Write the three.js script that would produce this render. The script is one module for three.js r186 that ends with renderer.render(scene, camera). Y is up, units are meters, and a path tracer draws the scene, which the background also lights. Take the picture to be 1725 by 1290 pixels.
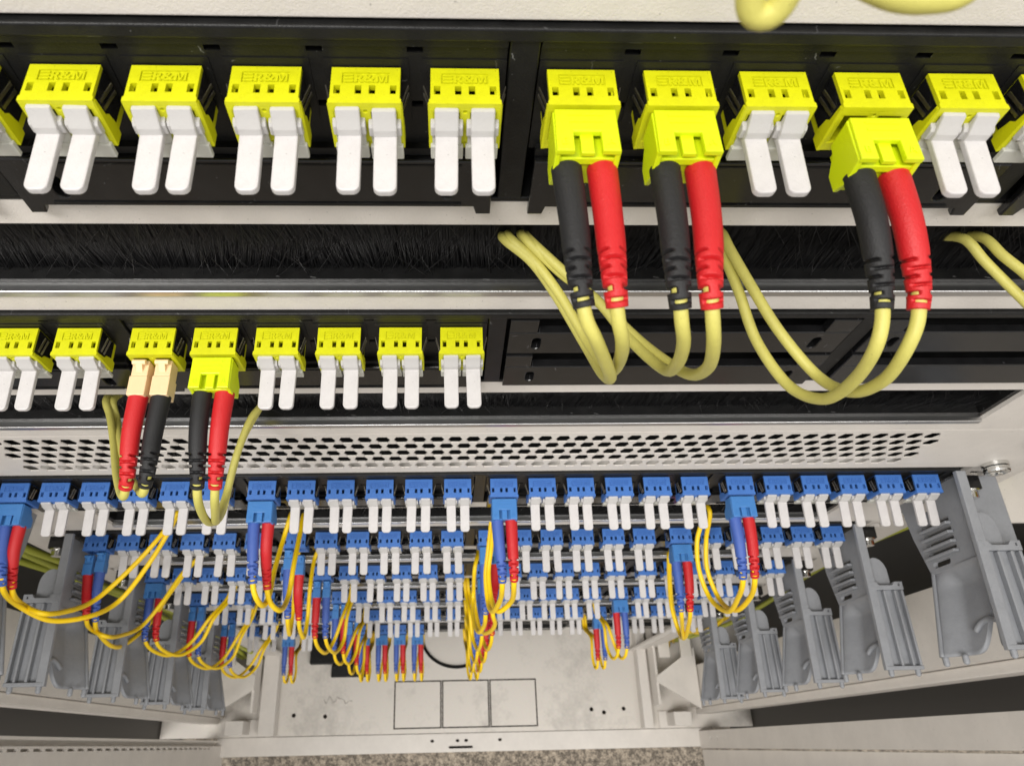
import * as THREE from 'three';
import { RoundedBoxGeometry } from 'three/addons/geometries/RoundedBoxGeometry.js';
import { mergeGeometries } from 'three/addons/utils/BufferGeometryUtils.js';
import { FontLoader } from 'three/addons/loaders/FontLoader.js';
import { TextGeometry } from 'three/addons/geometries/TextGeometry.js';
import { RectAreaLightUniformsLib } from 'three/addons/lights/RectAreaLightUniformsLib.js';

// ---------------------------------------------------------------- camera, lamps, exposure
// All shapes below are written in millimetres and scaled to metres when a mesh is made.
const MM = 0.001;
const scene = new THREE.Scene();
const camera = new THREE.PerspectiveCamera(54.65, 1725 / 1290, 0.005, 30);
camera.position.set(-13.454 * MM, 92.94 * MM, 107.307 * MM);
camera.rotation.set(-1.1139, -0.0824, 0.0691, 'YXZ');
camera.setViewOffset(1725, 1290, 61.95, 0.39, 1725, 1290);
camera.focus = 0.2;
camera.userData.fStop = 40;
const renderer = new THREE.WebGLRenderer({ antialias: true });
renderer.toneMapping = THREE.LinearToneMapping;
renderer.toneMappingExposure = 1.32;
renderer.shadowMap.enabled = true;
scene.background = new THREE.Color(0.5, 0.497, 0.488);
RectAreaLightUniformsLib.init();
const LAMPS = [ // ceiling luminaires over the aisle in front of the cabinet: x, y, z, width, depth (m), radiance
  [-0.75, 1.65, 0.75, 1.2, 0.6, 15],
  [1.15, 1.65, 1.15, 1.2, 0.6, 7],
];
function ceilingLamp([x, y, z, w, d, power], label) {
  const g = new THREE.Group(); g.name = numbered('ceiling_lamp'); g.position.set(x, y, z);
  g.userData = { label, category: 'lamp', group: 'ceiling lamps over the aisle' };
  const housing = new THREE.Mesh(new THREE.BoxGeometry(w + 0.04, 0.06, d + 0.04), new THREE.MeshStandardMaterial({ color: 0xdddddd, roughness: 0.5 }));
  housing.name = 'housing'; housing.position.y = 0.034; g.add(housing);
  const glow = new THREE.Mesh(new THREE.BoxGeometry(w, 0.004, d), new THREE.MeshStandardMaterial({ color: 0xffffff, emissive: 0xfff4e6, emissiveIntensity: 1 }));
  glow.name = 'diffuser'; g.add(glow);
  const light = new THREE.RectAreaLight(new THREE.Color(1, 0.975, 0.94), power, w, d);
  light.position.set(0, -0.006, 0); light.rotation.x = -Math.PI / 2; light.name = 'lamp_light'; g.add(light);
  scene.add(g);
}

// ---------------------------------------------------------------- helpers
const taken = {};
function numbered(n) { const k = taken[n] = (taken[n] ?? -1) + 1; return k ? `${n}_${String(k).padStart(3, '0')}` : n; }
let seed = 12345;
function rnd() { seed = (seed * 1664525 + 1013904223) >>> 0; return seed / 4294967296; }
const rr = (a, b) => a + (b - a) * rnd();
LAMPS.forEach((l, i) => ceilingLamp(l, ['long flat ceiling lamp over the aisle, over the perforated door', 'long flat ceiling lamp over the aisle, farther from the cabinet front'][i]));

function flat(g) { const h = g.index ? g.toNonIndexed() : g.clone(); for (const k of Object.keys(h.attributes)) if (!['position', 'normal'].includes(k)) h.deleteAttribute(k); h.morphAttributes = {}; return h; }
function boxUV(g) { // uv in metres, by the main direction of each face
  const p = g.attributes.position, n = p.count, uv = new Float32Array(n * 2), a = new THREE.Vector3(), b = new THREE.Vector3(), c = new THREE.Vector3();
  for (let i = 0; i < n; i += 3) {
    a.fromBufferAttribute(p, i); b.fromBufferAttribute(p, i + 1); c.fromBufferAttribute(p, i + 2);
    const q = b.clone().sub(a).cross(c.clone().sub(a)); const x = Math.abs(q.x), y = Math.abs(q.y), z = Math.abs(q.z);
    [a, b, c].forEach((v, k) => { const o = (i + k) * 2; if (x >= y && x >= z) { uv[o] = v.z; uv[o + 1] = v.y; } else if (y >= z) { uv[o] = v.x; uv[o + 1] = v.z; } else { uv[o] = v.x; uv[o + 1] = v.y; } });
  }
  g.setAttribute('uv', new THREE.BufferAttribute(uv, 2)); return g;
}
function geo(list) { const g = mergeGeometries((Array.isArray(list) ? list : [list]).map(flat)); g.scale(MM, MM, MM); return boxUV(g); }
function mesh(name, list, mat, parent) {
  const m = new THREE.Mesh(list.isBufferGeometry && list.userData.done ? list : geo(list), mat);
  m.name = name; m.castShadow = m.receiveShadow = true; if (parent) parent.add(m); return m;
}
const done = (list) => { const g = geo(list); g.userData.done = true; return g; };
function thing(name, label, category, group, [x, y, z] = [0, 0, 0]) {
  const o = new THREE.Group(); o.name = numbered(name); o.position.set(x * MM, y * MM, z * MM);
  o.userData = { label, category }; if (group) o.userData.group = group; scene.add(o); return o;
}
function copy(o, name, label, group, [x, y, z], parent = scene) {
  const c = o.clone(); c.name = numbered(name); c.position.set(x * MM, y * MM, z * MM);
  c.userData = { ...o.userData, label }; if (group) c.userData.group = group; parent.add(c); return c;
}
function struct(name, list, mat) { const m = mesh(name, list, mat, scene); m.userData = { kind: 'structure' }; return m; }
// box by its limits
const bx = (x0, x1, y0, y1, z0, z1) => new THREE.BoxGeometry(x1 - x0, y1 - y0, z1 - z0).translate((x0 + x1) / 2, (y0 + y1) / 2, (z0 + z1) / 2);
const rb = (x0, x1, y0, y1, z0, z1, r = 0.3) => new RoundedBoxGeometry(x1 - x0, y1 - y0, z1 - z0, 2, r).translate((x0 + x1) / 2, (y0 + y1) / 2, (z0 + z1) / 2);
function poly(pts, holes = []) { const s = new THREE.Shape(pts.map((p) => new THREE.Vector2(...p))); for (const h of holes) s.holes.push(new THREE.Path(h.map((p) => new THREE.Vector2(...p)))); return s; }
const rect = (x0, x1, y0, y1) => [[x0, y0], [x1, y0], [x1, y1], [x0, y1]];
const oval = (x, y, rx, ry, n = 16, a0 = 0) => Array.from({ length: n }, (_, i) => [x + rx * Math.cos(a0 + 2 * Math.PI * i / n), y + ry * Math.sin(a0 + 2 * Math.PI * i / n)]);
function slot(x0, x1, y0, y1) { const r = Math.min(x1 - x0, y1 - y0) / 2, p = []; const tall = y1 - y0 > x1 - x0; const c = tall ? [[(x0 + x1) / 2, y1 - r, 0], [(x0 + x1) / 2, y0 + r, Math.PI]] : [[x1 - r, (y0 + y1) / 2, -Math.PI / 2], [x0 + r, (y0 + y1) / 2, Math.PI / 2]]; for (const [cx, cy, a] of c) for (let i = 0; i <= 6; i++) p.push([cx + r * Math.cos(a + Math.PI * i / 6), cy + r * Math.sin(a + Math.PI * i / 6)]); return p; }
// extrude along z from z0 to z1
function ex(shape, z0, z1, bevel = 0) { const g = new THREE.ExtrudeGeometry(shape, { depth: z1 - z0 - 2 * bevel, bevelEnabled: bevel > 0, bevelSize: bevel, bevelThickness: bevel, bevelOffset: -bevel, bevelSegments: 2, curveSegments: 8 }); return g.translate(0, 0, z0 + bevel); }
// shape drawn in x and z, extruded from y0 up to y1
function exY(pts, holes, y0, y1, bevel = 0) { const f = (a) => a.map(([x, z]) => [x, -z]); const g = ex(poly(f(pts), holes.map(f)), y0, y1, bevel); return g.rotateX(-Math.PI / 2); }
// shape drawn in z and y, extruded from x0 to x1
function exX(pts, x0, x1, bevel = 0, holes = []) { const f = (a) => a.map(([z, y]) => [-z, y]); const g = ex(poly(f(pts), holes.map(f)), x0, x1, bevel); return g.rotateY(Math.PI / 2); }
// swept tube with a radius that may change along and around it
function sweep(pts, radius, nT, nR, closed = true) {
  const curve = new THREE.CatmullRomCurve3(pts.map((p) => (p.isVector3 ? p : new THREE.Vector3(...p))), false, 'centripetal'), fr = curve.computeFrenetFrames(nT, false), pos = [], idx = [];
  for (let i = 0; i <= nT; i++) { const c = curve.getPointAt(i / nT); for (let j = 0; j < nR; j++) { const a = 2 * Math.PI * j / nR, r = typeof radius === 'function' ? radius(i / nT, a) : radius; const v = fr.normals[i].clone().multiplyScalar(Math.cos(a) * r).addScaledVector(fr.binormals[i], Math.sin(a) * r).add(c); pos.push(v.x, v.y, v.z); } }
  for (let i = 0; i < nT; i++) for (let j = 0; j < nR; j++) { const a = i * nR + j, b = i * nR + (j + 1) % nR, c = a + nR, d = b + nR; idx.push(a, b, c, b, d, c); }
  if (closed) for (const [row, flip] of [[0, 1], [nT, 0]]) { const c = curve.getPointAt(row / nT), k = pos.length / 3; pos.push(c.x, c.y, c.z); for (let j = 0; j < nR; j++) { const a = row * nR + j, b = row * nR + (j + 1) % nR; flip ? idx.push(k, b, a) : idx.push(k, a, b); } }
  const g = new THREE.BufferGeometry(); g.setAttribute('position', new THREE.Float32BufferAttribute(pos, 3)); g.setIndex(idx); g.computeVertexNormals(); return g;
}

// ---------------------------------------------------------------- materials
function noiseTex(size, fn, srgb) {
  const d = new Uint8Array(size * size * 4);
  for (let y = 0; y < size; y++) for (let x = 0; x < size; x++) { const c = fn(x, y), o = (y * size + x) * 4; const v = Array.isArray(c) ? c : [c, c, c]; for (let k = 0; k < 3; k++) d[o + k] = Math.max(0, Math.min(255, v[k] * 255)); d[o + 3] = 255; }
  const t = new THREE.DataTexture(d, size, size); t.wrapS = t.wrapT = THREE.RepeatWrapping; t.magFilter = THREE.LinearFilter; t.minFilter = THREE.LinearMipmapLinearFilter; t.generateMipmaps = true; if (srgb) t.colorSpace = THREE.SRGBColorSpace; t.needsUpdate = true; return t;
}
function lattice(n) { const a = Array.from({ length: n * n }, () => rnd()); return (x, y) => { const xi = Math.floor(x), yi = Math.floor(y), f = (t) => t * t * (3 - 2 * t), u = f(x - xi), v = f(y - yi), g = (i, j) => a[((j % n + n) % n) * n + ((i % n + n) % n)]; return (g(xi, yi) * (1 - u) + g(xi + 1, yi) * u) * (1 - v) + (g(xi, yi + 1) * (1 - u) + g(xi + 1, yi + 1) * u) * v; }; }
const L8 = lattice(8), L32 = lattice(32), L128 = lattice(128);
const grain = noiseTex(256, (x, y) => 0.45 * L128(x / 2, y / 2) + 0.3 * L32(x / 8, y / 8) + 0.25 * rnd());
const mottled = (base, amp, dark = 0) => noiseTex(512, (x, y) => { const n = (L8(x / 64, y / 64) - 0.5) * 0.5 + (L32(x / 16, y / 16) - 0.5) * 0.3 + (rnd() - 0.5) * 0.35; const s = dark && L128(x / 4, y / 4) > 0.985 ? 1 - dark : 1; return base.map((c) => (c + amp * n) * s); }, true);
function rep(t, metres) { const c = t.clone(); c.repeat.set(1 / metres, 1 / metres); c.needsUpdate = true; return c; }
const lin = (r, g, b) => new THREE.Color().setRGB(r, g, b);
const grainFine = rep(grain, 0.012), grainMid = rep(grain, 0.03), speck = rep(mottled([0.97, 0.97, 0.97], 0.09, 0.5), 0.03), steelMap = rep(mottled([0.97, 0.965, 0.96], 0.06, 0.25), 0.11);
// black plastic with pale lint and dust specks lying on it
const lint = new Map(); for (let k = 0; k < 170; k++) { let x = rr(0, 512), y = rr(0, 512), a = rr(0, 6.3); const n = rnd() < 0.3 ? Math.floor(rr(4, 14)) : 1, v = rr(0.25, 0.6); for (let i = 0; i < n; i++) { lint.set((Math.floor(y) & 511) * 512 + (Math.floor(x) & 511), v); x += Math.cos(a); y += Math.sin(a); a += rr(-0.3, 0.3); } }
const dusty = rep(noiseTex(512, (x, y) => lint.get(y * 512 + x) ?? 0.098 + 0.03 * (L32(x / 16, y / 16) - 0.5) + 0.025 * (rnd() - 0.5), true), 0.09);
const P = (color, o = {}) => new THREE.MeshPhysicalMaterial({ color, roughness: 0.45, bumpMap: grainFine, bumpScale: 0.00006, ...o });
const M = {
  yellow: P(lin(0.68, 0.685, 0.005), { map: speck, roughness: 0.42 }),
  lime: P(lin(0.66, 0.78, 0.004), { roughness: 0.38 }),
  blue: P(lin(0.06, 0.18, 0.53), { map: speck, roughness: 0.42 }),
  clipBlue: P(lin(0.055, 0.2, 0.5), { roughness: 0.35 }),
  cream: P(lin(0.85, 0.62, 0.36), { roughness: 0.4 }),
  cap: P(lin(0.615, 0.595, 0.59), { roughness: 0.38, map: speck }),
  capHead: P(lin(0.63, 0.615, 0.6), { roughness: 0.38, transmission: 0.22, thickness: 0 }),
  capSkirt: P(lin(0.8, 0.8, 0.74), { roughness: 0.35, transmission: 0.35, thickness: 0 }),
  red: P(lin(0.53, 0.01, 0.013), { roughness: 0.5, bumpScale: 0.0001 }),
  blackRubber: P(lin(0.009, 0.009, 0.01), { roughness: 0.6, bumpScale: 0.0001 }),
  blueBoot: P(lin(0.05, 0.11, 0.4), { roughness: 0.5, bumpScale: 0.0001 }),
  cablePale: P(lin(0.6, 0.55, 0.13), { roughness: 0.5, map: speck }),
  cableYellow: P(lin(0.94, 0.63, 0.004), { roughness: 0.45 }),
  black: P(lin(1, 1, 1), { roughness: 0.36, map: dusty, specularIntensity: 0.5 }),
  blackGloss: P(lin(0.95, 0.95, 1), { map: dusty, roughness: 0.17, bumpScale: 0.00002 }),
  bristle: P(lin(0.008, 0.008, 0.009), { roughness: 0.48, bumpMap: null }),
  beige: P(lin(0.73, 0.695, 0.65), { roughness: 0.5, map: steelMap, bumpMap: grainMid, bumpScale: 0.00008 }),
  baseSteel: P(lin(0.71, 0.68, 0.64), { roughness: 0.5, map: rep(noiseTex(512, (x, y) => { const n = L8(x / 64, y / 64) * 0.5 + L32(x / 16, y / 16) * 0.3 + L128(x / 4, y / 4) * 0.2, d = 0.975 - Math.max(0, n - 0.56) * 0.28; return [d, d * 0.99, d * 0.975].map((c) => c + (rnd() - 0.5) * 0.03); }, true), 0.33), bumpMap: grainMid, bumpScale: 0.00008 }),
  alu: P(lin(0.6, 0.6, 0.6), { metalness: 1, roughness: 0.3, bumpScale: 0.00003 }),
  chrome: P(lin(0.72, 0.72, 0.7), { metalness: 1, roughness: 0.16, bumpScale: 0.00001 }),
  spring: P(lin(0.65, 0.6, 0.5), { metalness: 1, roughness: 0.3 }),
  grey: P(lin(0.27, 0.28, 0.3), { roughness: 0.5, map: speck, bumpMap: grainMid, bumpScale: 0.00008 }),
  voidShade: P(lin(0.12, 0.117, 0.112), { roughness: 0.55, bumpMap: grainMid }),  // dark colour stands in for shade deep inside the cabinet
  olive: P(lin(0.14, 0.13, 0.02), { roughness: 0.5 }),
  greenCable: P(lin(0.42, 0.45, 0.05), { roughness: 0.5 }),
};

const LOOPS = {
  '0_12': [[[8.8, -9.6, 43.5], [11.0, -13.6, 47.0], [17.8, -34.0, 44.0], [19.6, -48.1, 36.0], [19.1, -60.7, 22.0], [12.6, -58.8, 9.0], [6.6, -53.7, 3.0], [0.6, -52.2, -2.0]], [[14.0, -8.8, 44.0], [15.5, -13.7, 47.0], [18.7, -29.8, 43.0], [20.6, -46.4, 36.0], [19.1, -57.5, 23.0], [13.0, -56.5, 10.0], [7.3, -53.7, 3.0], [1.7, -51.7, -2.0]]],
  '0_13': [[[24.8, -10.0, 43.5], [26.8, -16.5, 46.0], [30.0, -31.1, 43.0], [32.0, -46.0, 36.0], [27.6, -52.6, 25.0], [21.4, -53.6, 14.0], [13.7, -54.3, 6.0], [5.2, -51.5, -2.0]], [[29.7, -9.2, 44.0], [31.6, -15.8, 47.0], [35.6, -30.9, 44.0], [36.3, -44.3, 38.0], [31.1, -51.3, 28.0], [23.4, -54.3, 16.0], [14.9, -53.4, 7.0], [6.3, -52.0, -2.0]]],
  '0_15': [[[60.6, -12.9, 42.0], [60.0, -16.0, 47.0], [61.7, -27.7, 48.0], [63.0, -42.6, 45.0], [61.2, -50.9, 38.0], [56.8, -52.3, 26.0], [53.9, -49.9, 14.0], [52.2, -49.6, 5.0], [51.0, -49.7, -2.0]], [[66.9, -12.9, 42.0], [66.0, -17.1, 47.0], [67.3, -27.8, 48.0], [67.6, -39.2, 45.0], [67.0, -48.6, 37.0], [60.6, -48.3, 26.0], [55.8, -47.4, 14.0], [52.8, -47.5, 4.0], [52.2, -49.0, -2.0]]],
  '0_99': [[[114.1, -51.6, -2.0], [117.3, -52.1, 4.0], [124.6, -53.8, 14.0], [129.4, -53.1, 25.0], [124.0, -41.3, 36.0]], [[118.6, -51.1, -2.0], [120.1, -49.7, 4.0], [123.2, -48.9, 10.0], [127.6, -47.5, 22.0], [122.0, -34.7, 34.0]]],
  '1_6': [[[-100.7, -101.8, 43.0], [-105.2, -110.1, 42.0], [-113.4, -122.6, 32.0], [-123.1, -136.2, 15.0], [-128.7, -141.9, 4.0], [-131.3, -142.4, -2.0]], [[-94.9, -100.0, 43.0], [-100.2, -109.0, 41.0], [-110.5, -122.9, 31.0], [-121.1, -136.3, 15.0], [-127.4, -144.5, 4.0], [-129.3, -143.4, -2.0]]],
  '1_7': [[[-81.7, -102.4, 43.0], [-83.7, -113.6, 46.0], [-89.0, -140.2, 42.0], [-92.2, -161.0, 32.0], [-89.9, -158.1, 20.0], [-85.9, -152.0, 9.0], [-81.3, -151.2, -2.0]], [[-77.0, -102.6, 43.0], [-79.7, -113.7, 46.0], [-86.4, -137.6, 42.0], [-88.6, -150.4, 30.0], [-86.3, -148.4, 17.0], [-82.6, -147.6, 3.0], [-80.4, -149.1, -2.0]]],
  '2_0': [[[-203.0, -232.8, 42.0], [-206.0, -254.0, 47.0], [-198.9, -271.0, 51.0], [-188.5, -286.1, 47.0], [-182.6, -302.4, 37.0], [-168.1, -295.3, 20.0], [-159.5, -293.2, 3.0], [-153.0, -283.2, -2.0]], [[-202.3, -239.4, 42.0], [-206.7, -260.0, 46.0], [-196.4, -257.1, 50.0], [-193.2, -271.5, 47.0], [-190.2, -292.5, 38.0], [-178.9, -297.6, 23.0], [-166.9, -296.6, 8.0], [-152.9, -281.1, -2.0]]],
  '2_6': [[[-97.6, -232.9, 43.0], [-96.6, -235.6, 48.0], [-95.8, -246.0, 50.0], [-96.4, -258.3, 44.0], [-99.1, -276.3, 28.0], [-99.3, -291.3, 8.0], [-96.9, -289.9, -2.0]], [[-94.2, -245.2, 43.0], [-93.6, -250.5, 48.0], [-91.2, -259.2, 50.0], [-91.2, -275.7, 41.0], [-90.1, -277.4, 25.0], [-90.1, -285.7, 8.0], [-90.2, -290.2, -2.0]]],
  '2_12': [[[9.8, -237.0, 43.0], [10.1, -257.9, 47.0], [7.9, -284.9, 48.0], [6.5, -300.9, 41.0], [5.7, -302.6, 27.0], [7.2, -300.4, 15.0], [9.3, -294.3, -2.0]], [[14.8, -234.7, 43.0], [15.4, -266.2, 47.0], [10.5, -278.8, 49.0], [7.9, -292.4, 41.0], [6.9, -295.2, 27.0], [8.5, -293.8, 15.0], [10.6, -294.4, -2.0]]],
  '2_18': [[[116.9, -236.9, 43.0], [120.2, -253.9, 48.0], [124.5, -283.7, 50.0], [124.1, -305.2, 39.0], [120.8, -304.9, 25.0], [120.8, -300.6, 10.0], [124.0, -294.4, -2.0]], [[121.4, -234.6, 43.0], [126.0, -254.4, 48.0], [127.8, -280.4, 50.0], [131.1, -311.5, 38.0], [127.1, -310.1, 24.0], [127.2, -304.9, 9.0], [125.5, -287.7, -2.0]]],
  '3_0': [[[-204.9, -318.7, 43.0], [-209.5, -338.1, 46.0], [-199.9, -332.4, 50.0], [-202.4, -360.9, 46.0], [-201.1, -385.3, 37.0], [-191.9, -384.1, 25.0], [-175.3, -369.3, 8.0], [-161.4, -360.1, -2.0]], [[-203.0, -325.1, 43.0], [-209.6, -347.2, 47.0], [-210.0, -367.1, 51.0], [-215.7, -405.4, 44.0], [-209.8, -417.2, 32.0], [-186.7, -382.0, 19.0], [-172.2, -371.3, 4.0], [-159.7, -360.2, -2.0]]],
  '3_6': [[[-101.0, -325.6, 43.0], [-102.5, -336.6, 47.0], [-104.6, -352.7, 48.0], [-106.5, -364.9, 37.0], [-106.6, -366.4, 23.0], [-106.9, -367.5, 5.0], [-105.6, -363.2, -2.0]], [[-96.2, -332.3, 43.0], [-97.3, -346.3, 48.0], [-97.4, -358.5, 49.0], [-97.6, -365.8, 37.0], [-96.3, -359.2, 21.0], [-95.9, -365.3, 2.0], [-94.2, -363.8, -2.0]]],
  '3_12': [[[6.1, -322.3, 43.0], [5.9, -342.3, 47.0], [3.4, -358.7, 48.0], [1.0, -376.1, 37.0], [1.5, -385.4, 23.0], [2.6, -360.6, 8.0], [4.9, -369.3, -2.0]], [[9.7, -316.8, 43.0], [11.7, -331.7, 47.0], [9.9, -357.0, 48.0], [5.7, -381.4, 44.0], [2.8, -394.2, 27.0], [2.1, -359.6, 10.0], [5.6, -369.3, -2.0]]],
  '3_18': [[[113.6, -323.0, 43.0], [124.4, -360.9, 48.0], [132.0, -386.2, 50.0], [139.4, -420.0, 41.0], [136.5, -417.9, 29.0], [129.2, -392.6, 18.0], [122.3, -361.3, 4.0], [128.3, -376.1, -2.0]], [[118.7, -323.5, 43.0], [124.4, -348.8, 48.0], [132.0, -383.4, 50.0], [140.4, -421.1, 42.0], [139.3, -424.2, 30.0], [130.0, -392.7, 18.0], [123.1, -361.4, 4.0], [129.4, -376.2, -2.0]]],
};

// ---------------------------------------------------------------- layout (mm): origin at the middle of the uppermost adapter row
const U = 44.45, PITCH = 17.28, MODULE = 107;
const ROW_Y = [0, -89.97, -223.56, -311.96, -397.58, -485.5, -573, -660.5], ROW_X = [0, 0.65, 0.78, -1.43, 0.3, 0.3, 0.3, 0.3];
const ROW = ['the uppermost yellow bay', 'the half-filled yellow bay', ...['first', 'second', 'third', 'fourth', 'fifth', 'sixth'].map((w) => `the ${w} blue bay`)];
const portX = (i) => (Math.floor(i / 6) - 1.5) * MODULE + (i % 6 - 2.5) * PITCH;
const TOP = 9.1, BOTTOM = TOP - U; // edges of a panel one unit high, from the top of its adapters

// ---------------------------------------------------------------- the cabinet
const BASE = -950, SIDE = 300;
struct('floor', bx(-2500, 2500, BASE - 104, BASE - 100, -900, 3000), new THREE.MeshStandardMaterial({ roughness: 0.95, map: rep(noiseTex(512, (x, y) => { const n = 0.55 * rnd() + 0.45 * L128(x / 4, y / 4), k = n > 0.62 ? 1 : n < 0.4 ? 0.5 : 0.78; return [0.74 * k, 0.69 * k, 0.62 * k]; }, true), 0.45), bumpMap: rep(grain, 0.1), bumpScale: 0.003 }));
const cabinet = thing('network_cabinet', 'pale steel cabinet housing around the panels, with base plate, posts and open door', 'cabinet');
function section(name, label) { const g = new THREE.Group(); g.name = name; if (label) g.userData.label = label; cabinet.add(g); return g; }
{
  const t = section('base', 'pale base plate with square knockouts and scuff marks');
  const sq = []; for (let k = 0; k < 3; k++) { const x = -84 + k * 62; sq.push([x, x + 58]); }
  const holes = sq.map(([a, b]) => rect(a - 1.6, b + 1.6, 29.4, 86.6));
  for (const [x, z] of [[-213, 68], [-173, 70], [170, 68], [186, 72], [212, 68]]) holes.push(oval(x, z, 2.6, 2.6));
  mesh('plate', exY(rect(-SIDE - 78, SIDE + 78, -420, 92), holes, BASE - 2, BASE), M.baseSteel, t);
  for (const [a, b] of sq) mesh('knockout', exY(rect(a, b, 31, 85), [], BASE - 2, BASE - 0.3, 0.3), M.baseSteel, t);
  mesh('cable_ring', exY(oval(-4, -26, 48, 42, 48), [oval(-4, -26, 44.5, 38.5, 48)], BASE + 0.3, BASE + 3.4, 0.3), M.blackGloss, t);
  mesh('front_member', exY(rect(-SIDE - 6, SIDE + 24, 92.5, 114), [...[[-36, 101], [-4, 101], [7, 101], [50, 101]].map(([x, z]) => oval(x, z, 3, 2.4)), slot(-16, 16, 106.5, 110.5), oval(SIDE + 8, 104, 2.5, 2.5)], BASE - 3, BASE, 0.6), M.beige, t);
  mesh('front_skirt', bx(-SIDE - 6, SIDE + 24, BASE - 100, BASE - 3.2, 110, 113.4), M.beige, t);
  for (const s of [-1, 1]) mesh('side_member', rb(s > 0 ? 232 : -252, s > 0 ? 244 : -232, BASE + 0.2, BASE + 22, -380, 91.8, 1), M.beige, t);
  const sc = []; for (let i = 0; i < 22; i++) sc.push([-176 + i * 1.5 + (i > 13 ? 5 : 0), BASE + 0.1, 50 + 5 * Math.sin(i * 0.9) * (1 - i / 26) + rr(-1.5, 1.5) + (i > 13 ? 2 : 0)]);
  mesh('scuff_mark', sweep(sc, (u) => 0.2 + 0.35 * Math.abs(Math.sin(u * 17)), 80, 4), P(lin(0.42, 0.39, 0.36), { roughness: 0.9 }), t);
}
{
  const t = thing('entry_cover', 'flat black cable entry cover lying on the cabinet base', 'entry cover');
  mesh('plate', rb(-196, -120, BASE + 0.4, BASE + 10, -60, 8, 1.5), M.black, t);
  mesh('tongue', rb(-168, -120, BASE + 0.4, BASE + 5, 8.3, 24, 1.2), M.black, t);
}
for (const s of [-1, 1]) {
  const X = (a, b) => (s > 0 ? [a, b] : [-b, -a]);
  const rail = section('mounting_rail');
  const holes = []; for (let y = -930; y < 60; y += 14.8) holes.push(rect(s * 233 - 4, s * 233 + 4, y, y + 8));
  mesh('front_flange', ex(poly(rect(...X(226, 252), -948, 70), holes), -4.2, -2.2), M.beige, rail);
  mesh('side_flange', bx(...X(252.2, 254.2), -948, 70, -34, -2.2), M.beige, rail);
  const post = section('post');
  mesh('face', bx(...X(SIDE, SIDE + 3), -948, 150, 21, 69), M.beige, post);
  mesh('front_fold', bx(...X(SIDE + 3.2, SIDE + 30), -948, 150, 66, 69), M.beige, post);
  mesh('rear_fold', bx(...X(SIDE + 3.2, SIDE + 30), -948, 150, 21, 24), M.beige, post);
  mesh('inner_profile', rb(...X(SIDE + 6, SIDE + 26), -948, 150, 69.4, 76.5, 1), M.beige, post);
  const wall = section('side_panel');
  mesh('sheet', bx(...X(SIDE + 80, SIDE + 82), BASE - 95, 150, -420, 95), M.voidShade, wall);  // sheet coloured dark so the side channel looks unlit
  const frame = section(s > 0 ? 'front_frame' : 'door', s > 0 ? 'upright front frame with folded edge' : 'open door with a row of slots along its edge');
  if (s > 0) {
    mesh('inner_face', ex(poly(rect(0, 20, BASE + 0.5, 150), [oval(8, -905, 2.2, 2.2, 12), oval(8, -880, 2.2, 2.2, 12)]), 0, 3).rotateY(-Math.PI / 2).translate(SIDE + 9, 0, 96), M.beige, frame);
    mesh('front_face', bx(SIDE + 9.2, SIDE + 38, BASE + 0.5, 150, 113.5, 116), M.beige, frame);
    mesh('rear_face', bx(SIDE + 9.2, SIDE + 38, BASE + 0.5, 150, 96, 98), M.beige, frame);
    mesh('hinge_edge', bx(SIDE + 14, SIDE + 17, BASE - 20, 150, 118, 190), M.beige, frame);
  } else {
    mesh('edge_fold', bx(-SIDE - 1, -SIDE + 1, BASE + 6, 150, 95.5, 97.5), M.beige, frame);
    mesh('inner_band', bx(-SIDE - 9, -SIDE - 7, BASE + 6, 150, 97, 102), M.beige, frame);
    const hs = []; for (let y = -905; y < 120; y += 17) hs.push([[1.6, y], [3.4, y], [3.4, y + 12.5], [1.6, y + 12.5]]);
    mesh('sheet', ex(poly(rect(0, 150, BASE - 10, 150), hs), 0, 2).rotateY(-Math.PI / 2).translate(-SIDE, 0, 101.5), M.beige, frame);
    mesh('rear_sheet', bx(-SIDE - 22, -SIDE - 20, BASE + 6, 150, 97, 250), M.beige, frame);
  }
  const br = section('floor_bracket');
  mesh('upright', rb(...X(SIDE - 34, SIDE - 12), BASE + 0.3, BASE + 40, 74, 90, 1), M.beige, br);
  mesh('foot', bx(...X(SIDE - 44, SIDE - 8), BASE + 0.3, BASE + 3, 72, 92), M.beige, br);
  const gu = section('cross_shelf');
  mesh('plate', exY(s > 0 ? [[246, 34], [SIDE - 2, 0], [SIDE - 2, 72], [246, 40]] : [[-254, 24], [-SIDE + 2, -6], [-SIDE + 2, 66], [-254, 40]], [], BASE + 50, BASE + 53), M.beige, gu);
  mesh('web', bx(...X(s > 0 ? 246 : 254, s > 0 ? 249 : 257), BASE + 22.4, BASE + 49.8, -60, 66), M.beige, gu);
  for (const x of [251, 279]) mesh('slat', rb(...X(x, x + 14), BASE + 56, BASE + 60, -130, 12, 0.8), M.beige, gu);
  mesh('depth_stay', bx(...X(256, 290), -266, -264, -60, 12), M.beige, gu);
}
mesh('sheet', bx(-SIDE - 80, SIDE + 80, BASE - 95, 150, -424, -421), M.voidShade, section('back_panel'));  // same painted shade on the back sheet
mesh('sheet', bx(-SIDE - 80, SIDE + 80, 150.4, 153, -424, 20), M.beige, section('added_light_lid'));  // lid added out of view to keep room light out of the interior

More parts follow.
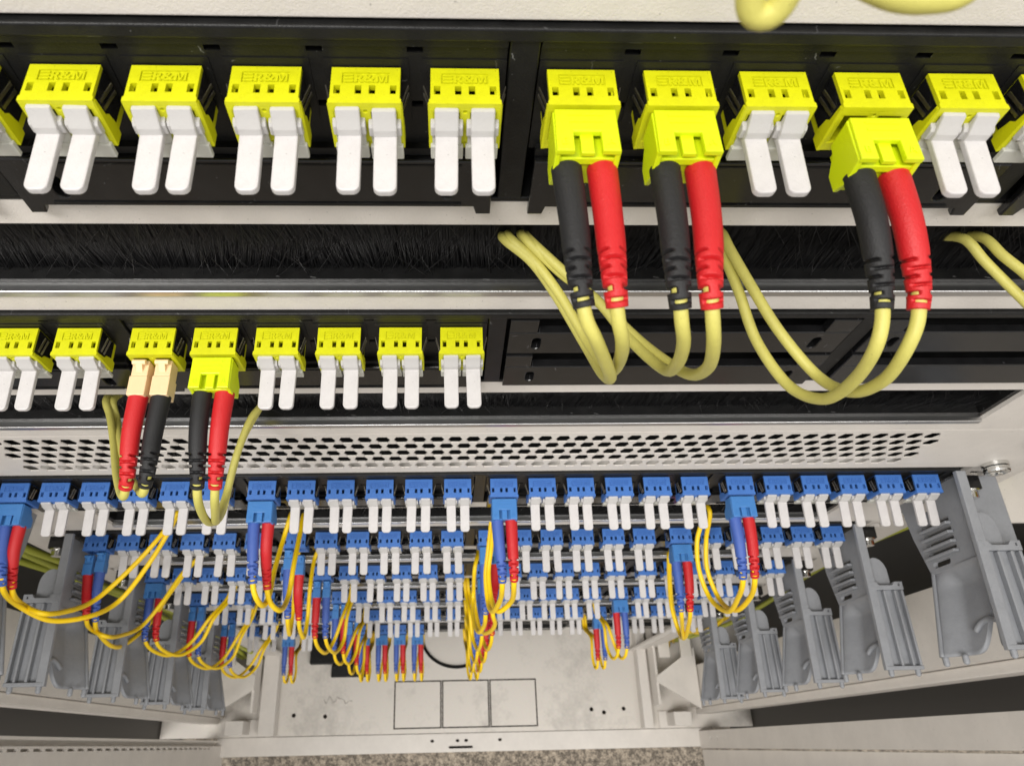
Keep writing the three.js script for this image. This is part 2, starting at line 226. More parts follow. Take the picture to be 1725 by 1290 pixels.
// ---------------------------------------------------------------- panels
const plus = [[-2.7, -0.5], [-0.5, -0.5], [-0.5, -2.7], [0.5, -2.7], [0.5, -0.5], [2.7, -0.5], [2.7, 0.5], [0.5, 0.5], [0.5, 2.7], [-0.5, 2.7], [-0.5, 0.5], [-2.7, 0.5]];
const screwGeo = done([new THREE.CylinderGeometry(5.4, 5.4, 1.6, 28).rotateX(Math.PI / 2).translate(0, 0, 0.9), ex(poly(oval(0, 0, 5.2, 5.2, 28), [plus]), 1.75, 4.6, 0.9)]);
function screw(parent, x, y, z = 0) { const m = mesh('screw', screwGeo, M.chrome, parent); m.position.set(x * MM, y * MM, z * MM); return m; }
{
  const t = thing('blanking_plate', 'plain pale steel blank panel above the uppermost patch bay', 'blank plate');
  mesh('plate', rb(-241, 241, TOP + 0.5, 150, -2, 0, 0.5), M.beige, t);
}
// perforated panel
{
  const y1 = ROW_Y[2] + TOP + U - 0.4, y0 = ROW_Y[2] + TOP + 0.5, t = thing('vent_plate', 'pale steel vent plate with five rows of hexagonal holes', 'vent plate');
  const holes = [];
  for (let r = 0; r < 5; r++) for (let c = 0; c < 53; c++) { const x = -185.5 + c * 7.06 + (r % 2) * 3.53 - 1.8, y = y1 - 6.2 - r * 7.1; holes.push([[x - 3.05, y], [x - 1.7, y - 3.15], [x + 1.7, y - 3.15], [x + 3.05, y], [x + 1.7, y + 3.15], [x - 1.7, y + 3.15]]); }
  mesh('plate', ex(poly(rect(-241, 241, y0, y1), holes), -0.55, 0), M.beige, t);
  mesh('lower_fold', bx(-222, 222, y0, y0 + 1.4, -5, -0.6), M.beige, t);
  for (const s of [-1, 1]) for (const d of [6.5, 38]) screw(t, s * 228, y0 + d - 2.5, 0);
}
// brush panels: under rows 0, 1 and 2..6
const tuft = [];
function bristles(n, x0, x1, yTop, yBot, zBack, rad) { // many fine tapered hairs, each three-sided
  const pos = [], idx = [];
  const hair = (x, y, dy, len) => {
    const stray = rnd() < 0.03, lean = (stray ? rr(-0.9, 0.9) : rr(-0.05, 0.05)) + 0.6 * (L32(x * 0.05 + 9, 3.3 + dy) - 0.45), z = zBack + rr(0, 4) + (stray ? 2.5 : 0), bend = rr(-0.02, 0.05), k = pos.length / 3, r = rad * rr(0.8, 1.25);
    for (let s = 0; s <= 2; s++) { const q = s / 2, cx = x + lean * len * q + bend * len * 0.25 * q * q, cy = y + dy * len * q, cz = z + bend * len * 0.5 * q * q, w = r * (1 - 0.55 * q); for (let j = 0; j < 3; j++) { const a = j * 2.094; pos.push(cx + Math.cos(a) * w, cy, cz + Math.sin(a) * w); } }
    for (let s = 0; s < 2; s++) for (let j = 0; j < 3; j++) { const a = k + s * 3 + j, b = k + s * 3 + (j + 1) % 3; idx.push(a, b, a + 3, b, b + 3, a + 3); }
  };
  const H = yTop - yBot;
  for (let i = 0; i < n; i++) { hair(rr(x0, x1), yTop, -1, H * rr(0.46, 0.6)); hair(rr(x0, x1), yBot, 1, H * rr(0.44, 0.56)); }
  const g = new THREE.BufferGeometry(); g.setAttribute('position', new THREE.Float32BufferAttribute(pos, 3)); g.setIndex(idx); g.computeVertexNormals(); return g;
}
const brushLabels = ['pale brush strip with black bristles below the uppermost patch bay', 'pale brush strip with black bristles just above the perforated plate', ...['first', 'second', 'third', 'fourth', 'fifth'].map((w) => `pale brush strip plate below the ${w} blue patch bay`)];
[0, 1, 2, 3, 4, 5, 6].forEach((r, n) => {
  const y1 = ROW_Y[r] + BOTTOM - 0.3, y0 = r === 1 ? ROW_Y[2] + TOP + U + 0.2 : ROW_Y[r + 1] + TOP + 0.5, t = thing('brush_strip', brushLabels[n], 'brush strip', 'brush panels between the patch bays');
  const s0 = y0 + 7.2, s1 = y1 - 8, W = 189.5;
  mesh('plate', ex(poly(rect(-241, 241, y0, y1), [rect(-W, W, s0, s1)]), -1.6, 0), M.beige, t);
  mesh('lower_holder', [rb(-W + 0.2, W - 0.2, s0 + 0.1, s0 + 2.6, -9, 0.7, 0.4)], M.alu, t);
  mesh('holder_lip', [bx(-W + 0.2, W - 0.2, s0 + 2.7, s0 + 4.2, -8, -2.2)], M.black, t);
  mesh('upper_holder', [rb(-W + 0.2, W - 0.2, s1 - 2.6, s1 - 0.1, -9, -1.8, 0.4)], M.black, t);
  mesh('backing', [bx(-W - 4, W + 4, s0 - 1, s1 + 1, -16, -12)], M.black, t);
  for (const s of [-1, 1]) mesh('end_stop', bx(s > 0 ? W - 2 : -W + 0.2, s > 0 ? W - 0.2 : -W + 2, s0 + 4.3, s1 - 2.7, -11.5, -1.7), M.black, t);
  const b = mesh('bristles', bristles(n === 0 ? 11000 : n === 1 ? 8000 : 1500, -W + 3, W - 3, s1 - 2.6, s0 + 4.2, -9.5, n < 2 ? 0.11 : 0.3), M.bristle, t); b.userData.kind = 'stuff';
  if (r > 1) for (const s of [-1, 1]) screw(t, s * 229, (y0 + y1) / 2, 0);
});
// patch panels: frame, module plates, label holders
const adapterGap = (c) => rect(c - 6.3, c + 6.3, -10.6, 0.2);
function facePlate() {
  const h = []; for (let k = 0; k < 5; k++) { const x = (k - 2) * PITCH; h.push(rect(x - 1.4, x + 1.4, 2.9, 4)); h.push(rect(x - 1.05, x + 1.05, -9.2, -7.8)); }
  return done([ex(poly(rect(-50.6, 50.6, -19.6, 4.4), h), -2, -0.4), ...[-2.5, -1.5, -0.5, 0.5, 1.5, 2.5].map((k) => bx(k * PITCH - 7.4, k * PITCH + 7.4, -12.4, 1.6, -0.6, -0.2)), bx(-50.6, 50.6, 4.6, 6.2, -2, 0.3)]);
}
const plateGeo = facePlate();
const holderGeo = done([ex(poly([[-49.4, -20.6], [49.4, -20.6], [49.4, -37], [46.2, -37], [45.6, -34.6], [-45.6, -34.6], [-46.2, -37], [-49.4, -37]], [slot(38.6, 41.4, -32, -25.6), slot(-41.4, -38.6, -32, -25.6)]), 0.4, 2.4, 0.35)]);
const stepGeo = done([bx(-49.4, 49.4, -20.2, -18.4, -0.4, 1.2), bx(-43, 43, -33.9, -33.2, 2.35, 2.75), bx(-43, 43, -22, -21.6, 2.35, 2.55)]);
function blankModule(parent, x) {
  const g = new THREE.Group(); g.name = 'blank_module'; g.position.x = x * MM; parent.add(g);
  mesh('upper_plate', [ex(poly(rect(-50, 50, -13.4, -1.2), [slot(-43, -40.4, -10.6, -4.2), slot(40.4, 43, -10.6, -4.2)]), -1.4, 1.4, 0.3), ex(poly(rect(-50, -42, -1, 5.6)), -1.4, 1.4, 0.2), ex(poly(rect(42, 50, -1, 5.6)), -1.4, 1.4, 0.2)], M.blackGloss, g);
  mesh('lower_plate', [ex(poly(rect(-50, 50, -34.8, -21.6), [slot(-43, -40.4, -31.2, -25), slot(40.4, 43, -31.2, -25)]), -1.2, 1.8, 0.3), ex(poly(rect(-50, -42, -21.4, -14.6)), -1.2, 1.8, 0.2), ex(poly(rect(42, 50, -21.4, -14.6)), -1.2, 1.8, 0.2)], M.blackGloss, g);
  return g;
}
const panelLabels = ['black patch bay with large yellow adapters above the first brush strip', 'black patch bay half filled with yellow adapters beside black blank plates', ...['first', 'second', 'third', 'fourth', 'fifth', 'sixth'].map((w) => `black patch bay with blue adapters, the ${w} below the perforated plate`)];
ROW_Y.forEach((y, r) => {
  const t = thing('patch_bay', panelLabels[r], 'patch bay', 'black patch bays', [ROW_X[r], y, 0]), W = r < 2 ? 236 : 214.6;
  mesh('top_bar', rb(-W, W, 6.4, TOP, -240, 1.3, 0.5), M.black, t);
  mesh('bottom_bar', rb(-W, W, BOTTOM, BOTTOM + 1.3, -30, 0.2, 0.3), M.black, t);
  mesh('back', bx(-W, W, BOTTOM + 1.4, 6.2, -13, -11), M.black, t);
  for (const d of [-2, -1, 0, 1, 2]) mesh('divider', rb(d * MODULE - 2.6, d * MODULE + 2.6, BOTTOM + 1.5, 6.3, -10.8, 0.5, 0.3), M.black, t);
  for (let m = 0; m < 4; m++) {
    const x = (m - 1.5) * MODULE;
    if (r === 1 && m > 1) { blankModule(t, x); continue; }
    for (const [n, g, mat] of [['module_plate', plateGeo, M.black], ['label_holder', holderGeo, M.blackGloss], ['holder_step', stepGeo, M.black]]) mesh(n, g, mat, t).position.x = x * MM;
  }
});

// ---------------------------------------------------------------- fibre adapters
const font = await new FontLoader().loadAsync('fonts/droid/droid_sans_bold.typeface.json');
function text(s, size, depth) { const g = new TextGeometry(s, { font, size, depth, curveSegments: 2 }); g.computeBoundingBox(); const b = g.boundingBox; return g.translate(-(b.min.x + b.max.x) / 2, -(b.min.y + b.max.y) / 2, 0); }
const flatUp = (g, x, y, z) => g.rotateX(-Math.PI / 2).translate(x, y, z); // lettering lying on a top face
const logo = [...[-0.78, 0, 0.78].map((d) => bx(-3.8, -2.2, 0, 0.3, 2.6 + d - 0.21, 2.6 + d + 0.21)), flatUp(text('R&M', 1.95, 0.3), 0.95, 0, 2.6)];
const winHoles = [-4.85, -1.2, 1.2, 4.85].map((x) => rect(x - 0.56, x + 0.56, 4.4, 6.4));
const tray = rect(-4.1, 4.1, 1.35, 3.85);
const bodyGeo = done([
  exY(rect(-6, 6, 0.1, 7.4), [...winHoles, tray], -1.1, 0),
  exY(tray, [], -1.1, -0.3), ...logo.map((g) => g.translate(0, -0.3, 0)),
  exY([[-6, 7.4], [6, 7.4], [6.25, 7.7], [6.25, 8.6], [-6.25, 8.6], [-6.25, 7.7]], [], -1.1, 0.02),
  bx(-6, -5.2, -10.2, -1.1, 0.1, 8.5), bx(5.2, 6, -10.2, -1.1, 0.1, 8.5), bx(-5.2, 5.2, -10.2, -9.2, 0.1, 8.5), bx(-0.5, 0.5, -9.2, -1.1, 0.1, 8.2),
  ex(poly([[-6.25, -10.4], [6.25, -10.4], [6.25, -1.1], [-6.25, -1.1]], [rect(-5.5, -0.95, -8.4, -2), rect(0.95, 5.5, -8.4, -2), oval(0, -1.85, 0.36, 0.36, 10), oval(0, -9.3, 0.36, 0.36, 10)]), 7.8, 8.6, 0.12),
  ...[-1, 1].map((s) => exX([[8.45, -0.4], [7.6, -0.6], [7, -4.5], [6, -5.4], [5.2, -8.6], [5.6, -10.6], [8.45, -10.6]], s > 0 ? 5.7 : -6.45, s > 0 ? 6.45 : -5.7, 0.12)),
]);
const springGeo = done([-1, 1].flatMap((s) => [-2.4, -4].map((y) => new THREE.BoxGeometry(0.16, 0.7, 4.4).rotateY(s * -0.26).translate(s * 6.75, y, 4.2))));
const sideGeo = done([-1, 1].map((s) => bx(s > 0 ? 6.02 : -6.14, s > 0 ? 6.14 : -6.02, -8.6, -0.8, 0.3, 7.2)));
function adapterProto(mat) { const g = new THREE.Group(); mesh('housing', bodyGeo, mat, g); mesh('spring_clip', springGeo, M.spring, g); mesh('side_shield', sideGeo, M.blackGloss, g); return g; }
const protoYellow = adapterProto(M.yellow), protoBlue = adapterProto(M.blue);

// ---------------------------------------------------------------- dust caps
const capHead = done([
  exX([[8.62, -0.9], [9.4, -1.0], [10.0, -2.6], [10.7, -4.2], [10.8, -5.6], [9.8, -7.2], [8.62, -7.2]], -2.1, 2.1, 0.3),
  exX([[8.62, -3.4], [9.6, -3.6], [10.0, -4.2], [10.0, -6], [9.4, -6.7], [8.62, -6.7]], -2.85, 2.85, 0.2)]);
const tabShape = []; for (let i = 0; i <= 5; i++) { const a = Math.PI / 2 * i / 5; tabShape.push([0.72 + Math.cos(a) * 1.3, 20.9 + Math.sin(a) * 1.3]); } for (let i = 0; i <= 5; i++) { const a = Math.PI / 2 + Math.PI / 2 * i / 5; tabShape.push([-0.72 + Math.cos(a) * 1.3, 20.9 + Math.sin(a) * 1.3]); }
const capTab = done([exY([[-2.05, 10], ...tabShape.reverse(), [2.05, 10]], [], -0.75, 0.75, 0.28).rotateX(0.075).translate(0, -5.45, 0)]);
const capSkirt = done([rb(-2.95, 2.95, -12.2, -9.0, 8.64, 9.7, 0.25), rb(-2.6, 2.6, -9.2, -6.6, 8.64, 9.2, 0.2)]);
function capProto() { const g = new THREE.Group(); mesh('cap_body', capHead, M.capHead, g); mesh('pull_tab', capTab, M.cap, g); mesh('skirt', capSkirt, M.capSkirt, g); return g; }
const protoCap = capProto();

// ---------------------------------------------------------------- patch cords
const clipGeo = done([
  exY([[-5.3, 9.3], [5.3, 9.3], [5.45, 18.6], [2.35, 18.6], [2.35, 14.4], [-2.35, 14.4], [-2.35, 18.6], [-5.45, 18.6]], [], -1.5, -0.2, 0.25),
  exY(rect(-1.15, 1.15, 13.6, 18.3), [], -2.2, -1.15, 0.2),
  exY([[-5.2, 10], [5.2, 10], [5.3, 18.2], [-5.3, 18.2]], [], -4.2, -2.6, 0.2),
  ...[-1, 1].map((s) => exX([[9.4, -0.9], [18.4, -0.9], [18.9, -6.5], [17.4, -10.2], [14, -10.2], [11.4, -7.4], [9.4, -7]], s > 0 ? 4.6 : -5.6, s > 0 ? 5.6 : -4.6, 0.25)),
  bx(-4.7, 4.7, -9.4, -4.3, 10, 17.6), exY(rect(-3, 3, 10.4, 10.9), [], -0.25, -0.08), exY(rect(-3, 3, 12, 12.4), [], -0.25, -0.08),
  flatUp(text('B', 1.5, 0.14), -3.85, -0.21, 16.6), flatUp(text('A', 1.5, 0.14), 3.85, -0.21, 16.6),
]);
const plugGeo = done([
  rb(-2.25, 2.25, -8.2, -3.2, 8.7, 13.4, 0.25), rb(-2.45, 2.45, -8.5, -2.9, 13.5, 19.4, 0.3),
  exX([[8.8, -2.4], [10.2, -1.3], [10.6, -1.6], [12.4, -3.1], [12.2, -3.6], [8.8, -3.2]], -0.9, 0.9, 0.1),
  new THREE.CylinderGeometry(0.75, 0.75, 3.6, 12).rotateZ(Math.PI / 2).translate(0, -1.9, 9.9),
]);
const bootMat = { red: M.red, black: M.blackRubber, blue: M.blueBoot };
function bootGeo(p, tip, dir, near) { // a sleeve that narrows to a slitted tail
  const mid = [p[0] + (tip[0] - p[0]) * 0.36, p[1] + (tip[1] - p[1]) * 0.18, p[2] + (tip[2] - p[2]) * 0.45];
  const pts = [p, mid, [tip[0] - dir.x * 3, tip[1] - dir.y * 3, tip[2] - dir.z * 3], tip];
  const R = (t, a) => {
    let r = t < 0.02 ? 2.4 : t < 0.6 ? 2.68 - 0.45 * t : 2.41 - (t - 0.6) / 0.4 * 0.6;
    if (t > 0.63 && t < 0.975) { const q = (t - 0.63) / 0.345 * 6, f = q - Math.floor(q), side = Math.floor(q) % 2 ? 0 : Math.PI / 2; if (f > 0.34 && f < 0.7 && Math.abs(Math.sin(a + side)) > 0.55) r -= 0.85; }
    return r;
  };
  return sweep(pts, R, near ? 150 : 90, near ? 28 : 16);
}
const CABLE = 1.22;
function cord(r, i, colors, clip, loops, label, group, opt = {}) {
  const yellow = r < 2, X0 = portX(i) + ROW_X[r], Y0 = ROW_Y[r], t = thing('patch_cable', label, 'patch cord', group, [X0, Y0, 0]), dz = opt.dz ?? 0, near = r < 3;
  const rel = (p) => [p[0] - X0, p[1] - Y0, p[2]];
  if (clip) { const c = mesh('duplex_clip', clipGeo, yellow ? M.lime : M.clipBlue, t); c.position.z = dz * MM; c.position.y = (opt.dy ?? 0) * MM; }
  loops.forEach((pts, k) => {
    const end = pts[pts.length - 1], L = [...pts, [end[0], end[1] - 8, -10]].map(rel), sx = k ? 3.12 : -3.12, z0 = (clip ? 17.2 : 18.2) + dz + (opt.stagger?.[k] ?? 0), start = [sx, -5.6 + (opt.dy ?? 0), z0];
    if (!clip) { const b = mesh('plug_body', plugGeo, opt.cream ? M.cream : M.clipBlue, t); b.position.set(sx * MM, 0, (opt.stagger?.[k] ?? 0) * MM); }
    const dir = new THREE.Vector3(...L[1]).sub(new THREE.Vector3(...L[0])).normalize().multiplyScalar(0.6).add(new THREE.Vector3(0, -0.15, 0.7)).normalize();
    mesh('boot', bootGeo(start, L[0], dir, near), bootMat[colors[k]], t).userData.label = `${colors[k]} strain relief boot`;
    const inside = [L[0][0] - dir.x * 4, L[0][1] - dir.y * 4, L[0][2] - dir.z * 4], out = [L[0][0] + dir.x * 2, L[0][1] + dir.y * 2, L[0][2] + dir.z * 2];
    mesh('cable', sweep([inside, out, ...L.slice(1)], opt.cable ?? CABLE, near ? 120 : 64, near ? 14 : 10), yellow ? M.cablePale : M.cableYellow, t);
  });
  return t;
}
// loops of the lower rows: out of the boot, down in a bow and back into the brush slot
function bow(r, i, dx, drop, slack = 0) {
  const x = portX(i) + ROW_X[r], y = ROW_Y[r];
  return [-3.1, 3.1].map((s, k) => { const a = x + s * 0.9 + (k ? 0.6 : -0.4), e = x + dx + s * 0.4; return [[a, y - 10 - k, 43], [a + dx * 0.06, y - 10 - drop * 0.34, 48.5 + slack], [a + dx * 0.2, y - 12 - drop * 0.8, 48 + slack], [a + dx * 0.42, y - 13 - drop, 39], [x + dx * 0.68 + s * 0.5, y - 16 - drop * 0.85, 24], [x + dx * 0.9 + s * 0.4, y - 58, 9], [e, y - 57, -2]]; });
}
const cords = []; // [row, index, colours, clip, loops, options]
const K = (r, i, colors, clip, loops, opt) => cords.push([r, i, colors, clip, loops ?? LOOPS[`${r}_${i}`], opt]);
K(0, 12, ['black', 'red'], true); K(0, 13, ['black', 'red'], true); K(0, 15, ['black', 'red'], true, null, { dz: 0.9, dy: -0.5 });
K(1, 6, ['red', 'black'], false, null, { cream: true }); K(1, 7, ['black', 'red'], true);
for (const i of [0, 6, 12, 18]) K(2, i, ['blue', 'red'], true);
K(3, 0, ['red', 'blue'], false, null, { stagger: [1.5, 0] }); K(3, 6, ['blue', 'red'], false, null, { stagger: [0, 3] }); K(3, 12, ['blue', 'red'], true); K(3, 18, ['blue', 'red'], true);
K(4, 0, ['blue', 'red'], true, bow(4, 0, 36, 40)); K(4, 6, ['red', 'blue'], false, bow(4, 6, 14, 42)); K(4, 12, ['blue', 'red'], true, bow(4, 12, -12, 38));
K(5, 0, ['red', 'blue'], false, bow(5, 0, 30, 46)); K(5, 6, ['blue', 'red'], false, bow(5, 6, 15, 26)); K(5, 12, ['blue', 'red'], true, bow(5, 12, -10, 30)); K(5, 18, ['red', 'blue'], true, bow(5, 18, -9, 22));
K(6, 0, ['red', 'blue'], false, bow(6, 0, 30, 40)); K(6, 6, ['blue', 'red'], false, bow(6, 6, 8, 22)); K(6, 12, ['blue', 'red'], true, bow(6, 12, -8, 26)); K(6, 18, ['red', 'blue'], true, bow(6, 18, -4, 12));
for (const i of [2, 6, 7, 8, 9, 12]) K(7, i, ['blue', 'red'], true, bow(7, i, i === 12 ? -8 : 3, 15));
const cordWord = { '0_12': 'pale yellow cord with black and red boots plugged in next to the panel divider', '0_13': 'pale yellow cord with black and red boots, second from the panel divider', '0_15': 'pale yellow cord with black and red boots, its lime clip not pushed fully home', '1_6': 'pale yellow cord with red and black boots on two cream plugs', '1_7': 'pale yellow cord with black and red boots on a lime clip beside the cream plugs' };
const plugged = {}, ORD = ['first', 'second', 'third', 'fourth', 'fifth', 'sixth', 'seventh', 'eighth', 'ninth', 'tenth', 'eleventh', 'twelfth', 'thirteenth', 'fourteenth', 'fifteenth', 'sixteenth', 'seventeenth', 'eighteenth', 'nineteenth', 'twentieth', 'twenty-first', 'twenty-second', 'twenty-third', 'twenty-fourth'];
// which port: blue bays count from the side of the green cables, yellow ones from the module edge in view
const port = (r, i) => (r === 0 ? (i < 12 ? `${ORD[11 - i]} port before the divider, uppermost yellow bay` : `${ORD[i - 12]} port past the divider, uppermost yellow bay`) : r === 1 ? `${ORD[11 - i]} port from the blank plates, half-filled yellow bay` : `${ORD[i]} port from the green cables, ${ROW[r].slice(4)}`);
for (const [r, i, colors, clip, loops, opt] of cords) {
  plugged[`${r}_${i}`] = colors;
  const label = cordWord[`${r}_${i}`] ?? `yellow cord, ${colors.join(' and ')} boots, ${port(r, i)}`;
  cord(r, i, colors, clip, loops, label, r > 1 ? `yellow cords in ${ROW[r]}` : 'pale yellow cords of the yellow bays', opt);
}
{ // the pair that leaves the brush towards a plug outside the picture
  const t = thing('patch_cable', 'pale yellow cable pair leaving the brush with no plug in view', 'patch cord', 'pale yellow cords of the yellow bays');
  for (const c of LOOPS['0_99']) mesh('cable', sweep([[c[0][0], c[0][1] - 9, -10], ...c], CABLE, 60, 14), M.cablePale, t);
}
{ // loops hanging down from the panel above, close to the lens
  const a = thing('patch_cable', 'blurred pale yellow cable loop hanging narrowly over the blank panel', 'patch cord', 'cable loops hanging from above');
  mesh('cable', sweep([[11.4, 64, 43], [12.1, 53.4, 49.5], [13.2, 50, 50.6], [14.9, 50, 50.6], [16, 53.2, 49.5], [16.8, 64, 43]], 1.25, 60, 16), M.cablePale, a);
  const b = thing('patch_cable', 'blurred pale yellow cable loop hanging broadly over the blank panel', 'patch cord', 'cable loops hanging from above');
  mesh('cable', sweep([[17.5, 62, 44], [20.5, 53.4, 49], [24, 51.7, 50], [28.3, 51.1, 50], [31.5, 51.8, 49.5], [36, 60, 44]], 1.25, 60, 16), M.cablePale, b);
}
// adapters and caps, placed port by port
const present = [[6, 7, 8, 9, 10, 11, 12, 13, 14, 15, 16, 17], [3, 4, 5, 6, 7, 8, 9, 10, 11], ...Array(5).fill(Array.from({ length: 24 }, (_, i) => i)), [0, 1, 2, 3, 6, 7, 8, 9, 12]];
present.forEach((list, r) => list.forEach((i) => {
  const c = plugged[`${r}_${i}`], tone = r < 2 ? 'yellow' : 'blue', at = [portX(i) + ROW_X[r], ROW_Y[r], 0];
  const label = c ? `${tone} adapter holding ${c.join(' and ')} plugs, ${port(r, i)}` : `${tone} adapter with white caps, ${port(r, i)}`;
  copy(r < 2 ? protoYellow : protoBlue, 'fibre_adapter', label, `${tone} fibre adapters in ${ROW[r]}`, at).userData.category = 'adapter';
  if (!c) for (const s of [-1, 1]) { const k = copy(protoCap, 'dust_plug', `white dust cap, ${s < 0 ? 'green' : 'orange'} cable side, ${port(r, i).replace(' from the green cables', '')}`, `white dust caps in ${ROW[r]}`, [at[0] + s * 3.1, at[1], 0]); k.userData.category = 'dust cap'; k.rotation.y = rr(-0.02, 0.02); k.position.y += rr(-0.15, 0.15) * MM; }
}));

// ---------------------------------------------------------------- grey cable guides at both ends of the blue panels
function guideProto() { // right-hand guide; y = 0 is the top of the adapters beside it
  const g = new THREE.Group(), zs = [16.4, 20.6, 24.8, 29];
  mesh('side_wall', exX([[1.6, -44], [20, -40.5], [39, -34], [39, 6], [1.6, 6]], 215.6, 217.8, 0.3, [...zs.map((z) => slot(z, z + 2.6, -32, -10)), slot(33.6, 37, -31, -17), slot(5, 11, -30, -21)]), M.grey, g);
  for (const z of zs) mesh('comb_tooth', rb(212.6, 215.5, -31, -9, z + 2.7, z + 4.1, 0.5), M.grey, g);
  // trough: a hollow wall bending inward towards the front, with a notch at its upper front corner
  const pos = [], idx = [], ny = 26, nz = 26, th = 2, e = (t) => { t = Math.min(1, Math.max(0, t)); return t * t * (3 - 2 * t); };
  for (const o of [0, th]) for (let i = 0; i <= ny; i++) for (let j = 0; j <= nz; j++) {
    const t = i / ny, y = -33 + 6 * (j / nz) + (39 - 6 * (j / nz)) * t, zEnd = 76.4 - 17 * Math.exp(-(((y + 4) / 5.5) ** 2)), z = 38 + (zEnd - 38) * j / nz, s = (z - 38) / 38.4;
    const edge = (216.6 - 11.4 * s) * (1 - t) + (214 - 3 * s) * t, hollow = 6.5 * e(t / 0.3) * e((1 - t) / 0.3) * e(s / 0.22);
    pos.push(edge + hollow + o, y, z);
  }
  const N = (ny + 1) * (nz + 1), at = (i, j, k) => k * N + i * (nz + 1) + j, quad = (a, b, c, d) => idx.push(a, b, c, c, b, d);
  for (let i = 0; i < ny; i++) for (let j = 0; j < nz; j++) { quad(at(i, j, 0), at(i, j + 1, 0), at(i + 1, j, 0), at(i + 1, j + 1, 0)); quad(at(i, j, 1), at(i + 1, j, 1), at(i, j + 1, 1), at(i + 1, j + 1, 1)); }
  for (let i = 0; i < ny; i++) quad(at(i, nz, 0), at(i, nz, 1), at(i + 1, nz, 0), at(i + 1, nz, 1));
  for (let j = 0; j < nz; j++) quad(at(0, j, 1), at(0, j + 1, 1), at(0, j, 0), at(0, j + 1, 0));
  const tg = new THREE.BufferGeometry(); tg.setAttribute('position', new THREE.Float32BufferAttribute(pos, 3)); tg.setIndex(idx); tg.computeVertexNormals();
  mesh('trough', tg, M.grey, g);
  mesh('lower_rim', sweep([[216.6, -33.6, 38], [212.6, -31.4, 51.5], [208.6, -29.2, 65], [205.2, -27.2, 76.2]], 1.1, 24, 8), M.grey, g);
  mesh('top_rail', exY([[212.2, 1.4], [216.6, 1.4], [214.6, 77], [210.2, 77]], [], 6.2, 9, 0.4), M.grey, g);
  mesh('hook', sweep([[215, -14, 67], [216.5, -11, 64], [217, -6, 63], [215, 0, 64], [213, 5, 64.5]], 1.3, 18, 8), M.grey, g);
  const box = mesh('top_tray', exY([[215.4, 35], [229.8, 35], [229.8, 75.6], [214.4, 75.6]], [], 4.2, 6, 0.2), M.grey, g);
  for (const x of [219.6, 225.4, 229.2]) mesh('tray_rib', rb(x - 0.65, x + 0.65, 6.1, 9, 37.4, 75, 0.35), M.grey, box);
  mesh('rear_bar', exY([[211.6, 33], [216, 33], [217.4, 34.8], [224.6, 34.8], [226, 33], [230.2, 33], [230.2, 37.2], [211.6, 37.2]], [rect(213, 214.2, 33.9, 35.6), rect(227.4, 228.6, 33.9, 35.6)], 6, 9.2, 0.2), M.grey, box);
  mesh('front_bar', rb(211, 230.2, 5.2, 9.2, 75.1, 77, 0.4), M.grey, box);
  for (const [x, y] of [[206.4, -27], [209, -17], [213.4, 7], [227.4, 7]]) mesh('peg', new THREE.CapsuleGeometry(1.35, 2, 4, 10).rotateX(Math.PI / 2).translate(x, y, 78), M.grey, g);
  mesh('knuckle', exY([...Array.from({ length: 13 }, (_, i) => [220.8 + 6 * Math.cos(Math.PI * i / 12), 27 - 8 * Math.sin(Math.PI * i / 12)]).reverse(), [226.8, 34.2], [214.8, 34.2]], [], 2.6, 4.1, 0.3), M.grey, g);
  mesh('fixing_block', rb(219.4, 229, -5.4, -0.4, 0.4, 7, 0.4), M.blackGloss, g);
  mesh('bolt', [new THREE.CylinderGeometry(3.4, 3.4, 3, 6).rotateX(Math.PI / 2).translate(224, -3, 9.4), new THREE.CylinderGeometry(4.4, 4.4, 0.8, 24).rotateX(Math.PI / 2).translate(224, -3, 7.5)], M.chrome, g);
  return g;
}
const guideR = guideProto(), ord = ['first', 'second', 'third', 'fourth', 'fifth', 'sixth'];
const guideL = guideR.clone(true);
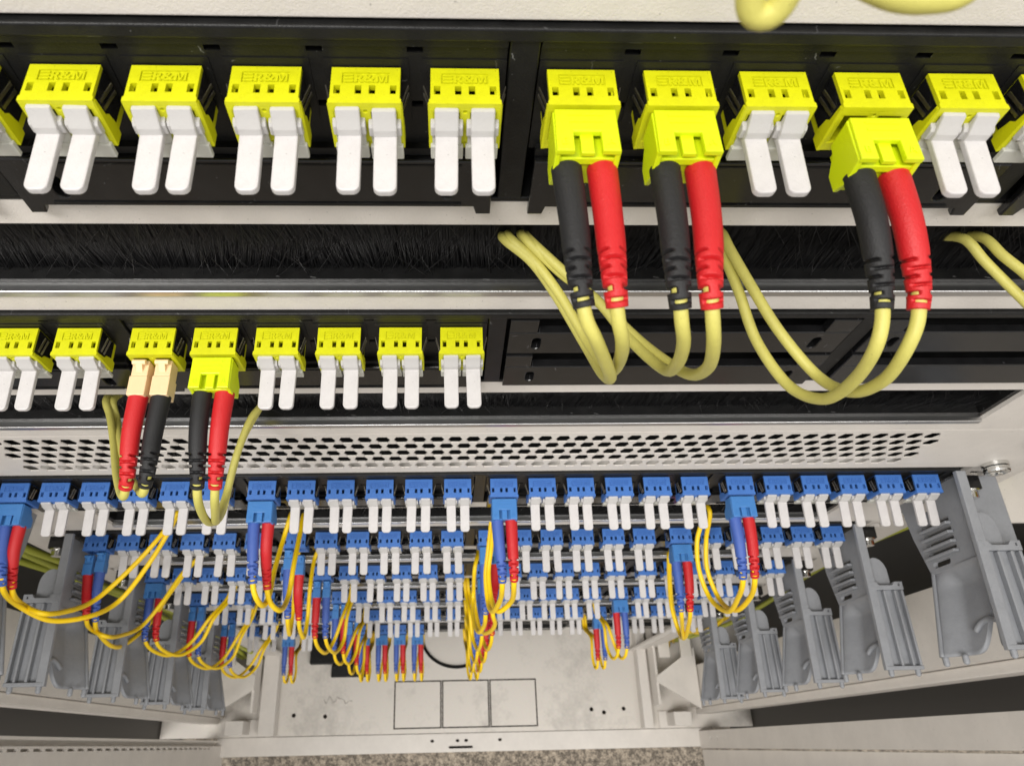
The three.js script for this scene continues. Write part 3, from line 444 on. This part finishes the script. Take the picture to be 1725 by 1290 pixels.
guideL.traverse((o) => { if (o.isMesh) { const q = o.geometry.clone(); q.scale(-1, 1, 1); const p = q.attributes.position, nn = q.attributes.normal, uv = q.attributes.uv; for (let i = 0; i < p.count; i += 3) for (const [a, n] of [[p, 3], [nn, 3], [uv, 2]]) for (let k = 0; k < n; k++) { const s = a.array[(i + 1) * n + k]; a.array[(i + 1) * n + k] = a.array[(i + 2) * n + k]; a.array[(i + 2) * n + k] = s; } o.geometry = q; } });
for (let k = 0; k < 5; k++) for (const s of [1, -1]) {
  const c = copy(s > 0 ? guideR : guideL, 'cable_guide', `grey plastic cable guide at the ${ord[k]} blue bay, ${s > 0 ? 'beside the orange cables' : 'beside the green cables'}`, 'grey cable guides at the ends of the blue bays', [ROW_X[2 + k], ROW_Y[2 + k], 0]);
  if (k === 0) mesh('end_cover', s > 0 ? rb(218.2, 243, -9.8, -8, -1.8, 30, 0.4) : rb(-243, -218.2, -9.8, -8, -1.8, 30, 0.4), M.grey, c);
  c.userData.category = 'cable guide';
}
// ---------------------------------------------------------------- cables in the dark channels behind the guides
function riser(s, x, z, mat, wob, label, group, y0 = BASE + 10, y1 = 60, rad = 2.4) {
  const t = thing('riser_cable', label, 'cable', group), pts = []; for (let i = 0; i <= 10; i++) pts.push([s * (x + wob * Math.sin(i * 1.3 + x)), y0 + (y1 - y0) * i / 10, z + wob * Math.cos(i * 0.9 + z)]);
  mesh('sheath', sweep(pts, rad, 70, 8), mat, t);
}
for (let k = 0; k < 7; k++) riser(-1, 250 + k * 7.5, k % 2 ? -6 : -20, M.greenCable, 5, `yellow-green riser cable, ${ORD[k]} outward from the rail by the perforated door`, 'green riser cables');
for (let k = 0; k < 5; k++) riser(1, 262 + k * 8, -14 - 10 * (k % 2), k % 2 ? M.olive : M.greenCable, 5, `dull green riser cable, ${ORD[k]} outward from the rail by the orange cables`, 'green riser cables');
for (let k = 0; k < 3; k++) riser(1, 318 + k * 5, -8 - 6 * k, P(lin(0.7, 0.16, 0.03)), 3, `orange riser cable, ${ORD[k]} from the grey guides, along the side sheet`, 'orange riser cables', -370, 60);
for (let k = 0; k < 5; k++) riser(1, 262 + k * 6, -12 - 7 * (k % 3), M.cableYellow, 7, `short yellow cable near the base, ${ORD[k]} outward from the rail`, 'yellow riser cables at the base', BASE + 12, -700);
renderer.render(scene, camera);
